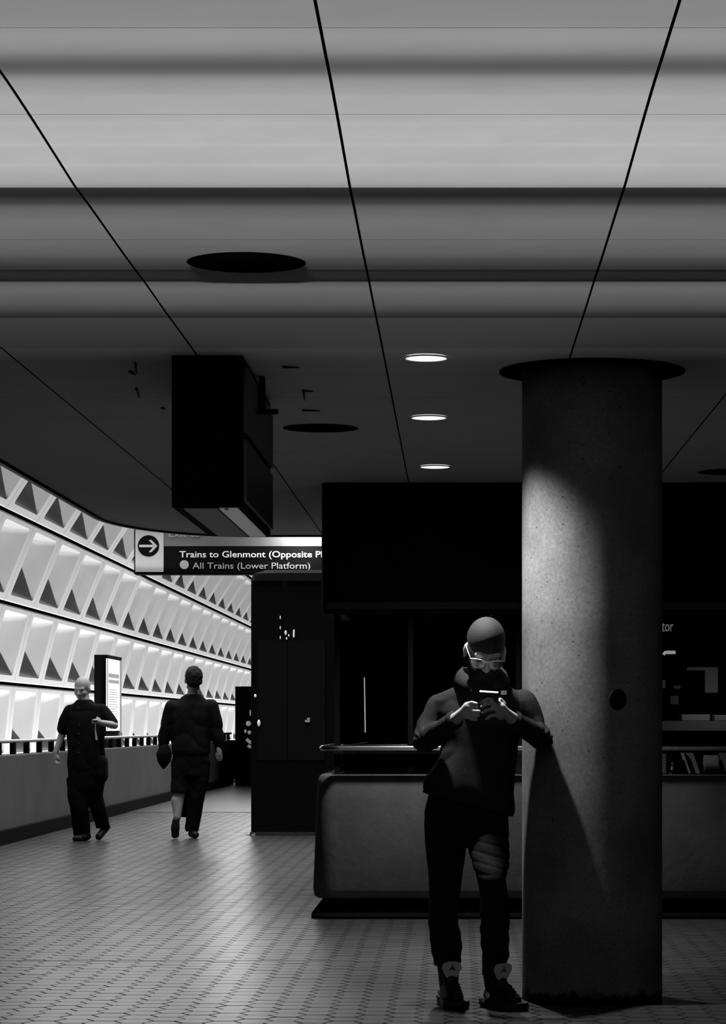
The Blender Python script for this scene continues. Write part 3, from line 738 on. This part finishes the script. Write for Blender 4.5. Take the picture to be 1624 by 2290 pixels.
for sg in (-1, 1):
    q = MB().tube([(sg * .071, -.092, .006), (sg * .079, -.04, .012), (sg * .083, .010, .012), (sg * .082, .03, -.004)], .0019, 8); q.apply(T); q.build('temple', M['frame'], gl, smooth=True)
    L = lensring(sg)[:-1]; q = MB().add(L + [p + Vector((0, .0015, 0)) for p in L], [list(range(20)), list(range(39, 19, -1))]); q.apply(T); q.build('lens', M['glass'], gl)
# pullover
def hemx(co): return 0
sw = MB()
sw.loft([(Q(1048, 1800), .198, .135, -.26), (Q(1048, 1785), .205, .142, -.26), (Q(1050, 1755), .197, .140, -.2), (Q(1062, 1715), .178, .135, -.1), (Q(1072, 1670), .172, .13), (Q(1076, 1625), .185, .128),
         (Q(1076, 1592), .218, .116), (Q(1075, 1566), .222, .102), (Q(1076, 1551), .190, .090), (Q(1078, 1540), .145, .084), (Q(1080, 1531), .105, .082), (Q(1082, 1516, -.03), .078, .074)], 40, 2.3)
sw.chain([Q(983, 1584, .01), Q(962, 1622, .0), Re, Re.lerp(Rw, .5), Re.lerp(Rw, .90)], [.066, .062, .054, .048, .038])
sw.chain([Q(1168, 1576, .01), Q(1188, 1616, .0), Le, Le.lerp(Lw, .5), Le.lerp(Lw, .90)], [.070, .063, .054, .048, .038])
def swf(co):
    px = PX0 + F * co.x / co.y; py = PY0 - F * (co.z - CH) / co.y
    d = 0
    for (ex, ey) in ((945, 1655), (1215, 1652)):          # creases radiating from the elbows
        r_ = math.hypot(px - ex, py - ey); a_ = math.atan2(py - ey, px - ex)
        d += -.007 * max(0, 1 - r_ / 75) * (.5 + .5 * math.sin(a_ * 9 + 1))
    return d
sweater = sw.skin('pullover', M['wool'], man, .007, 5, fold_fn(3.1, .011, 5.5, (1, 1, .8), swf)); tag(sweater, 'dark fleece pullover with soft folds')
for (e, w_) in ((Re, Rw), (Le, Lw)):
    a = e.lerp(w_, .88); b_ = e.lerp(w_, .96); MB().tube([a, a.lerp(b_, .1), b_, b_.lerp(a, .1)], [.038, .0415, .0405, .034], 24).build('cuff', M['wool'], man, smooth=True)
hemr = MB(); pts = []
for i in range(49):
    t_ = 2 * math.pi * i / 48; x = .197 * math.copysign(abs(math.cos(t_)) ** .87, math.cos(t_)); y_ = .133 * math.copysign(abs(math.sin(t_)) ** .87, math.sin(t_)); pts.append(Q(1047, 1795) + Vector((x, y_, -.26 * x)))
hemr.tube(pts, .006, 8).build('hem', M['wool'], man, smooth=True)
# turned collar
cb_ = MB(); n = 30; top = []; bot = []; mid = []
cc = Q(1078, 1512, -.035)
for i in range(n + 1):
    a = R(-90 + 24) + R(360 - 48) * i / n; ca, sa = math.cos(a), math.sin(a); fr_ = max(0, -sa)
    top.append(cc + Vector((.083 * ca, .080 * sa, .035 - .050 * fr_)))
    mid.append(cc + Vector((.104 * ca, .100 * sa, .015 - .055 * fr_)))
    bot.append(cc + Vector((.122 * ca, .112 * sa - .01 * fr_, -.030 - .035 * fr_ + .03 * max(0, sa))))
vs = top + mid + bot; m_ = n + 1
cb_.add(vs, [[i, i + 1, m_ + i + 1, m_ + i] for i in range(n)] + [[m_ + i, m_ + i + 1, 2 * m_ + i + 1, 2 * m_ + i] for i in range(n)])
co_ = cb_.build('collar', M['wool'], man, smooth=True); md = co_.modifiers.new('s', 'SOLIDIFY'); md.thickness = .008
q = Q(1127, 1549, -.135); MB().box((q.x - .013, q.y - .02, q.z - .009), (q.x + .012, q.y + .0, q.z + .009)).build('chest_label', M['white'], man, bevel=.002)
MB().box((q.x - .006, q.y - .022, q.z - .003), (q.x + .006, q.y - .019, q.z + .003)).build('chest_label_mark', M['grey'], man)
MB().tube([Q(1082, 1540, -.125), Q(1080, 1575, -.135), Q(1078, 1600, -.140)], .004, 6).build('zip', M['darksteel'], man)
# jeans
def legsecs(lst, ys): return [(Q((a + b) / 2, y, dy), (b - a) / 2 * sc, r, 0) for (y, a, b, dy, r) in lst]
je = MB()
je.loft([(Q(1045, 1770), .17, .115), (Q(1043, 1815), .187, .125), (Q(1043, 1850), .188, .125), (Q(1043, 1875), .185, .118), (Q(1042, 1893), .17, .10)], 32, 2.3)
je.loft(legsecs([(1840, 948, 1042, 0, .105), (1880, 950, 1041, 0, .105), (1910, 952, 1041, -.005, .098), (1950, 957, 1036, -.04, .09), (2000, 960, 1030, -.05, .080), (2050, 959, 1025, -.03, .075), (2080, 958, 1029, -.03, .077),
                 (2110, 962, 1033, .0, .075), (2140, 969, 1031, .03, .068), (2158, 970, 1029, .045, .066)], 0), 28, 2.2)
je.loft(legsecs([(1830, 1044, 1137, 0, .105), (1870, 1044, 1140, -.04, .105), (1905, 1048, 1140, -.08, .10), (1940, 1059, 1138, -.13, .092), (1965, 1067, 1132, -.155, .084), (2000, 1073, 1136, -.15, .078), (2050, 1073, 1141, -.12, .078),
                 (2100, 1076, 1138, -.08, .074), (2140, 1079, 1138, -.055, .068), (2158, 1081, 1134, -.045, .066)], 0), 28, 2.2)
def jf(co):
    py = PY0 - F * (co.z - CH) / co.y; px = PX0 + F * co.x / co.y; d = 0
    if px > 1045 and 1860 < py < 1960: d -= .0042 * max(0, math.sin((py - .28 * (px - 1060)) / 24 * 2 * math.pi)) ** 3
    if py > 2040: d += .0018 * math.sin(py / 17 * 2 * math.pi / 2 + px * .03)
    return d
o = je.skin('jeans', M['jeans'], man, .007, 4, fold_fn(8.2, .007, 7, (1, 1, .7), jf)); tag(o, 'black jeans creased at the knees')

def shoe(parent, heel, toe, hi=1.0, marks=True, flip=1):
    d = Vector(toe) - Vector(heel); d.z = 0; L = d.length; d.normalize(); ang = math.atan2(d.y, d.x)
    T_ = Matrix.Translation(Vector((heel[0], heel[1], 0))) @ Matrix.Rotation(ang, 4, 'Z') @ Matrix.Diagonal((L / .27, 1.12, 1.15, 1))
    prof_ = [(0, .026), (.01, .036), (.04, .041), (.10, .038), (.15, .041), (.20, .050), (.25, .050), (.285, .038), (.30, .016)]
    def outline(k=1, z=0, dx=0): return [(x + dx * (1 if x > .2 else -1), w * k, z) for x, w in prof_] + [(x + dx * (1 if x > .2 else -1), -w * k, z) for x, w in prof_[::-1]]
    n = len(outline()); so = MB(); so.v = [Vector(p) for p in outline(1.0, .002) + outline(1.08, .014, .004) + outline(1.04, .032, .002)]
    so.f = [list(range(n - 1, -1, -1)), [2 * n + i for i in range(n)]] + [[k * n + i, k * n + (i + 1) % n, (k + 1) * n + (i + 1) % n, (k + 1) * n + i] for k in range(2) for i in range(n)]
    so.apply(T_); s1 = so.build('sole', M['shoe'], parent)
    up = MB()
    up.loft([((.135, 0, .022), .142, .042), ((.135, 0, .045), .140, .040), ((.125, 0, .062), .120, .036), ((.105, 0, .078), .085, .034)], 24, 2.4)
    up.cap((.07, 0, .06), .038, (.055, 0, .150 * hi), .046); up.cap((.09, 0, .06), .036, (.07, 0, .150 * hi), .043); up.cap((.15, 0, .06), .030, (.10, 0, .125 * hi), .030); up.cap((.24, 0, .035), .030, (.16, 0, .06), .034)
    up.apply(T_); upo = up.skin('upper', M['shoe'], parent, .007, 4)
    if marks:
        tg = MB(); sh = [(-.020, 0), (.020, 0), (.040, .038), (.034, .058), (.016, .064), (-.016, .064), (-.034, .058), (-.040, .038)]
        f_ = [Vector((.140 + z * .22, y, .110 + z)) for y, z in sh]; bk_ = [p + Vector((-.012, 0, 0)) for p in f_]
        m8 = 8; tg.add(f_ + bk_, [list(range(8))] + [list(range(15, 7, -1))] + [[i, 8 + i, 8 + (i + 1) % 8, (i + 1) % 8] for i in range(8)])
        tg.apply(T_); tgo = tg.build('tongue', M['tongue'], parent); tag(tgo, 'pale padded tongue')
        em = MB().tube([(.155, 0, .162), (.1525, 0, .150), (.150, -.012, .141)], .0024, 6).tube([(.1525, 0, .150), (.150, .012, .141)], .0024, 6); em.apply(T_); em.build('tongue_mark', M['cloth'], tgo)
        lc = MB()
        for i in range(5):
            x = .168 + .020 * i; z = .096 - .010 * i
            lc.tube([(x - .004, -.030, z - .012), (x, 0, z + .006), (x - .004, .030, z - .012)], .0032, 6)
        lc.apply(T_); lc.build('laces', M['shoe'], parent)
        pt = MB().box((-.012, -.014, .12), (-.002, .014, .20)); pt.apply(T_); pt.build('heel_tab', M['shoe'], parent)
        sv = M['grey']
        for x, z in ((.09, .05), (.05, .03)):
            mk = MB().ell((x, flip * .044, z), (.018, .004, .012)); mk.apply(T_); mk.build('side_accent', M['tongue'], parent, smooth=True)
    return upo
sh1 = empty('high_top_shoe', (-.03, 11.2, 0)); sh1.parent = man; sh1.matrix_parent_inverse = Matrix.Translation(-man.location)
shoe(sh1, (-.045, 11.27, 0), (.005, 11.02, 0), 1.0, flip=-1)
sh2 = empty('high_top_shoe', (.2, 11.05, 0)); sh2.parent = man; sh2.matrix_parent_inverse = Matrix.Translation(-man.location)
shoe(sh2, (.135, 11.16, 0), (.272, 10.95, 0), 1.0, flip=-1)
# phone held in both hands
ph = empty('phone', Q(1094, 1570, -.35)); tag(ph, 'dark phone held in both hands of the standing person', 'phone')
PM = Matrix.Translation(Q(1094, 1573, -.355)) @ Euler((R(38), R(4), R(-6)), 'XYZ').to_matrix().to_4x4()
k_ = MB().box((-.040, -.0045, -.062), (.040, .0045, .062)); k_.apply(PM); k_.build('case', M['blackgloss'], ph, bevel=.0025)
k_ = MB().box((-.040, -.005, .0605), (.040, .005, .0635)); k_.apply(PM); k_.build('edge_band', M['steel'], ph)
k_ = MB().box((-.036, .0046, -.056), (.036, .0056, .056)); k_.apply(PM); k_.build('screen', mat('phone_screen', .5, .2, emis=.35), ph)
k_ = MB().cyl((0, 0), .006, 0, .002, 16); k_.apply(PM @ Matrix.Translation((-.026, -.0045, .048)) @ Matrix.Rotation(R(90), 4, 'X')); k_.build('camera_lens', M['blackgloss'], ph)

# ---------- person walking toward the camera by the parapet
Y2 = 27.1
def A(px, py, dy=0): return P(px, py, Y2 + dy)
p2 = empty('person', A(190, 1882)); p2.location.z = 0; tag(p2, 'bald person in short-sleeved shirt walking along the parapet with a phone', 'person')
b2 = MB(); H2 = A(184, 1541); T2 = head(b2, H2, Euler((R(12), 0, R(-16))), 1.08)
b2.cap(A(190, 1572), .068, A(186, 1556), .062)
b2.loft([(A(190, 1580), .10, .07), (A(192, 1600), .17, .10), (A(193, 1650), .17, .12), (A(193, 1700), .165, .12), (A(194, 1730), .16, .11)], 24)
b2.chain([A(157, 1592), A(140, 1640, .02), A(124, 1684, -.02)], [.055, .042, .030]); b2.chain([A(229, 1590), A(256, 1622, -.04), A(226, 1616, -.24)], [.055, .043, .030])
b2.chain([A(124, 1684, -.02), A(124, 1696, -.02)], [.028, .026])
for i in range(4): b2.chain([A(120 + 3 * i, 1695, -.02), A(122 + 3 * i, 1703, -.03), A(126 + 2.5 * i, 1708, -.05)], [.010, .010, .008])
b2.chain([A(128, 1690, -.03), A(132, 1698, -.05)], [.013, .010])
b2.chain([A(226, 1616, -.24), A(218, 1613, -.28)], [.028, .024])
for i in range(4): b2.chain([A(219, 1609 + 2.6 * i, -.28), A(211, 1609 + 2.6 * i, -.31), A(206, 1611 + 2.2 * i, -.29)], [.010, .010, .008])
b2.chain([A(223, 1608, -.26), A(217, 1604, -.28)], [.013, .010])
b2.chain([A(176, 1725), A(180, 1795, -.03), A(182, 1862, .05)], [.08, .055, .040]); b2.chain([A(212, 1725), A(216, 1795, .05), A(232, 1852, .22)], [.08, .055, .040])
b2.skin('body', M['skin'], p2, .009, 3)
s2 = MB(); s2.loft([(A(193, 1722), .205, .15), (A(193, 1712), .212, .155), (A(193, 1670), .200, .15), (A(191, 1625), .205, .14), (A(191, 1595), .215, .12), (A(190, 1580), .17, .10), (A(189, 1571), .10, .085), (A(188, 1565), .08, .075)], 28, 2.3)
s2.chain([A(158, 1592), A(147, 1612), A(141, 1630, .01)], [.08, .076, .066]); s2.chain([A(228, 1590), A(240, 1605, -.01), A(250, 1617, -.03)], [.08, .074, .066])
o = s2.skin('shirt', M['cloth'], p2, .012, 4, fold_fn(1.7, .012, 5)); tag(o, 'dark short-sleeved buttoned shirt')
for px, py in ((176, 1583), (178, 1621), (176, 1641), (176, 1662), (176, 1683)): MB().ell(A(px, py, -.155),   .006).build('shirt_button', M['skindark'], p2, smooth=True)
t2 = MB(); t2.loft([(A(193, 1700), .19, .14), (A(193, 1735), .20, .145), (A(193, 1765), .19, .13)], 28, 2.3)
def ls(lst): return [(A((a + b) / 2, y, dy), (b - a) / 2 * Y2 / F * 1.12 + .008, r) for (y, a, b, dy, r) in lst]
t2.loft(ls([(1740, 152, 195, 0, .11), (1780, 155, 197, -.02, .10), (1810, 160, 194, -.02, .09), (1840, 164, 198, .02, .085), (1862, 168, 200, .05, .085), (1868, 168, 199, .05, .08)]), 20)
t2.loft(ls([(1740, 193, 233, 0, .11), (1780, 197, 227, .03, .095), (1810, 205, 235, .08, .085), (1835, 213, 240, .14, .08), (1852, 218, 246, .2, .075)]), 20)
o = t2.skin('trousers', M['cloth'], p2, .012, 4, fold_fn(4.4, .010, 6))
f2 = MB(); f2.cap(A(190, 1872, .08), .045, A(170, 1876, -.10), .040); f2.cap(A(195, 1870, .05), .045, A(178, 1876, -.1), .04); f2.skin('shoe', M['shoe'], p2, .010, 3)
f2 = MB(); f2.cap(A(238, 1850, .22), .042, A(221, 1871, .08), .040); f2.skin('shoe', M['shoe'], p2, .010, 3)
bg = MB(); bg.loft([(A(228, 1748, -.03), .045, .09), (A(228, 1735, -.03), .065, .12), (A(228, 1700, -.03), .062, .12), (A(227, 1690, -.03), .04, .10)], 20, 3)
o = bg.skin('shoulder_bag', M['cloth'], None, .012, 3); tag(o, 'dark shoulder bag at the hip of the bald person', 'bag')
sb = empty('phone', A(212, 1613, -.32)); tag(sb, 'dark phone held out by the bald person', 'phone')
MB().box(tuple(A(206, 1614, -.34)), tuple(A(219, 1611, -.30) + Vector((0, .06, 0)))).build('case', M['blackgloss'], sb, bevel=.002)
MB().tube([A(214, 1614, -.33), A(213, 1630, -.32), A(216, 1655, -.31)], [.004, .006, .014], 6).build('strap', M['grey'], sb)

# ---------- person walking away
Y3 = 27.7
def B(px, py, dy=0): return P(px, py, Y3 + dy)
p3 = empty('person', B(425, 1878)); p3.location.z = 0; tag(p3, 'dark-haired person in a long jacket walking away', 'person')
b3 = MB(); T3 = head(b3, B(433, 1520), Euler((R(-2), R(-3), R(188))), 1.12)
b3.cap(B(431, 1556), .06, B(432, 1538), .055)
b3.loft([(B(430, 1562), .10, .07), (B(428, 1580), .19, .10), (B(427, 1640), .18, .12), (B(427, 1700), .175, .12), (B(427, 1725), .17, .11)], 24)
b3.chain([B(386, 1580), B(370, 1635), B(366, 1668, -.02)], [.058, .045, .032]); b3.chain([B(470, 1580), B(490, 1640), B(490, 1678, -.02)], [.058, .045, .032])
for (cx_, cy_) in ((366, 1672), (491, 1684)):
    b3.chain([B(cx_, cy_ - 6, -.02), B(cx_, cy_ + 3, -.02)], [.030, .028])
    for i in range(4): b3.chain([B(cx_ - 6 + 3.6 * i, cy_ + 4, -.02), B(cx_ - 6 + 3.6 * i, cy_ + 12, -.02), B(cx_ - 4 + 3 * i, cy_ + 17, -.0)], [.011, .010, .009])
    b3.chain([B(cx_ - 6, cy_, .0), B(cx_ - 9, cy_ + 8, .02)], [.013, .010])
b3.chain([B(406, 1725), B(402, 1772, -.05), B(396, 1830, .20 - .3)], [.088, .062, .042]); b3.chain([B(446, 1725), B(440, 1780), B(432, 1856, .05)], [.088, .062, .042])
b3.cap(B(396, 1790, -.06), .068, B(397, 1815, -.08), .052)
b3.skin('body', mat('skin_darker', .22, .6), p3, .009, 3)  # slightly darker skin than the other two people
h3 = MB().ell((0, .020, .035), (.088, .108, .104)).ell((0, .05, -.015), (.076, .070, .065)).ell((.03, .02, .10), (.04, .05, .03)); h3.apply(T3); o = h3.skin('hair', M['beard'], p3, .009, 2, fold_fn(2.2, .010, 18))
j3 = MB(); j3.loft([(B(427, 1688), .205, .16), (B(427, 1680), .215, .165), (B(427, 1640), .212, .15), (B(427, 1600), .225, .14), (B(428, 1577), .215, .12), (B(430, 1562), .14, .09), (B(431, 1552), .085, .075)], 28, 2.3)
j3.chain([B(386, 1582), B(374, 1622), B(368, 1650), B(365, 1664)], [.088, .080, .074, .055]); j3.chain([B(471, 1580), B(483, 1622), B(489, 1655), B(491, 1676)], [.088, .078, .070, .052])
o = j3.skin('jacket', M['cloth'], p3, .012, 4, fold_fn(9.1, .014, 4.5)); tag(o, 'loose black jacket')
t3 = MB(); t3.loft([(B(427, 1675), .19, .14), (B(427, 1700), .207, .145), (B(427, 1735), .20, .14)], 28, 2.3)
def l3(lst): return [(B((a + b) / 2, y, dy), (b - a) / 2 * Y3 / F * 1.08 + .005, r) for (y, a, b, dy, r) in lst]
t3.loft(l3([(1700, 385, 428, 0, .12), (1740, 385, 426, -.02, .11), (1768, 384, 421, -.05, .095), (1774, 385, 419, -.05, .09)]), 20)
t3.loft(l3([(1700, 426, 469, 0, .12), (1740, 427, 466, 0, .11), (1780, 424, 457, 0, .095), (1820, 418, 449, .03, .085), (1852, 415, 444, .05, .08), (1860, 417, 443, .05, .075)]), 20)
t3.loft(l3([(1700, 398, 440, .05, .10), (1770, 402, 424, .1, .07), (1828, 404, 418, .16, .05)]), 16)
t3.skin('trousers', M['cloth'], p3, .012, 4, fold_fn(6.6, .010, 6)).name = 'trousers'
f3 = MB(); f3.loft([(B(392, 1872, -.12), .040, .035), (B(392, 1850, -.15), .050, .03), (B(394, 1830, -.15), .036, .03)], 18, 2.4); f3.cap(B(392, 1866, -.12), .045, B(394, 1832, -.12), .036); f3.skin('shoe', M['shoe'], p3, .010, 3)
f3 = MB(); f3.cap(B(430, 1864, .05), .048, B(437, 1867, -.05), .042); f3.skin('shoe', M['shoe'], p3, .010, 3)
hbg = MB(); hbg.loft([(B(366, 1720, -.03), .012, .012), (B(366, 1714, -.03), .035, .03), (B(367, 1702, -.03), .075, .06), (B(367, 1685, -.03), .088, .07), (B(368, 1670, -.03), .06, .05), (B(368, 1664, -.03), .03, .03)], 20)
o = hbg.skin('hand_bag', M['cloth'], None, .010, 3); tag(o, 'small black pouch hanging from the left hand of the person walking away', 'bag')

# ================================================================== unseen trough and boards added to band the light on the ceiling
t = empty('band_light_trough', (0, LAMPY, LAMPZ - .06)); tag(t, 'unseen black trough added behind the camera for the ceiling band light', 'light streak')
MB().box((-4.6, LAMPY - .06, LAMPZ - .10), (4.6, LAMPY + .16, LAMPZ - .07)).build('trough_bottom', M['blackmatt'], t)
MB().box((-4.6, LAMPY - .08, LAMPZ - .10), (4.6, LAMPY - .06, CEIL + .0)).build('trough_back', M['blackmatt'], t)
MB().box((-4.6, LAMPY + .16, LAMPZ - .10), (4.6, LAMPY + .175, LAMPZ - .012)).build('trough_lip', M['blackmatt'], t)
zl = LAMPZ + (zc(9.90) - LAMPZ) * (2.0 - LAMPY) / (9.90 - LAMPY)
t = empty('light_baffle', (0, 2, zl - .3)); tag(t, 'unseen black baffle boards added above the camera to slit the band light', 'baffle')
MB().box((-4.8, 2.0, zl - .5), (4.8, 2.02, zl)).build('board', M['blackmatt'], t)  # unseen board added to cut off the strip light below the bands
zu = LAMPZ + (zc(4.85) - LAMPZ) * (2.0 - LAMPY) / (4.85 - LAMPY)
MB().box((-4.8, 2.0, zu), (4.8, 2.02, CEIL + .01)).build('upper_board', M['blackmatt'], t)
for x in (-4.2, 4.2): MB().box((x, 2.005, zl), (x + .01, 2.015, CEIL + .01)).build('hanger_rod', M['blackmatt'], t)

bpy.data.scenes.remove(TMP)
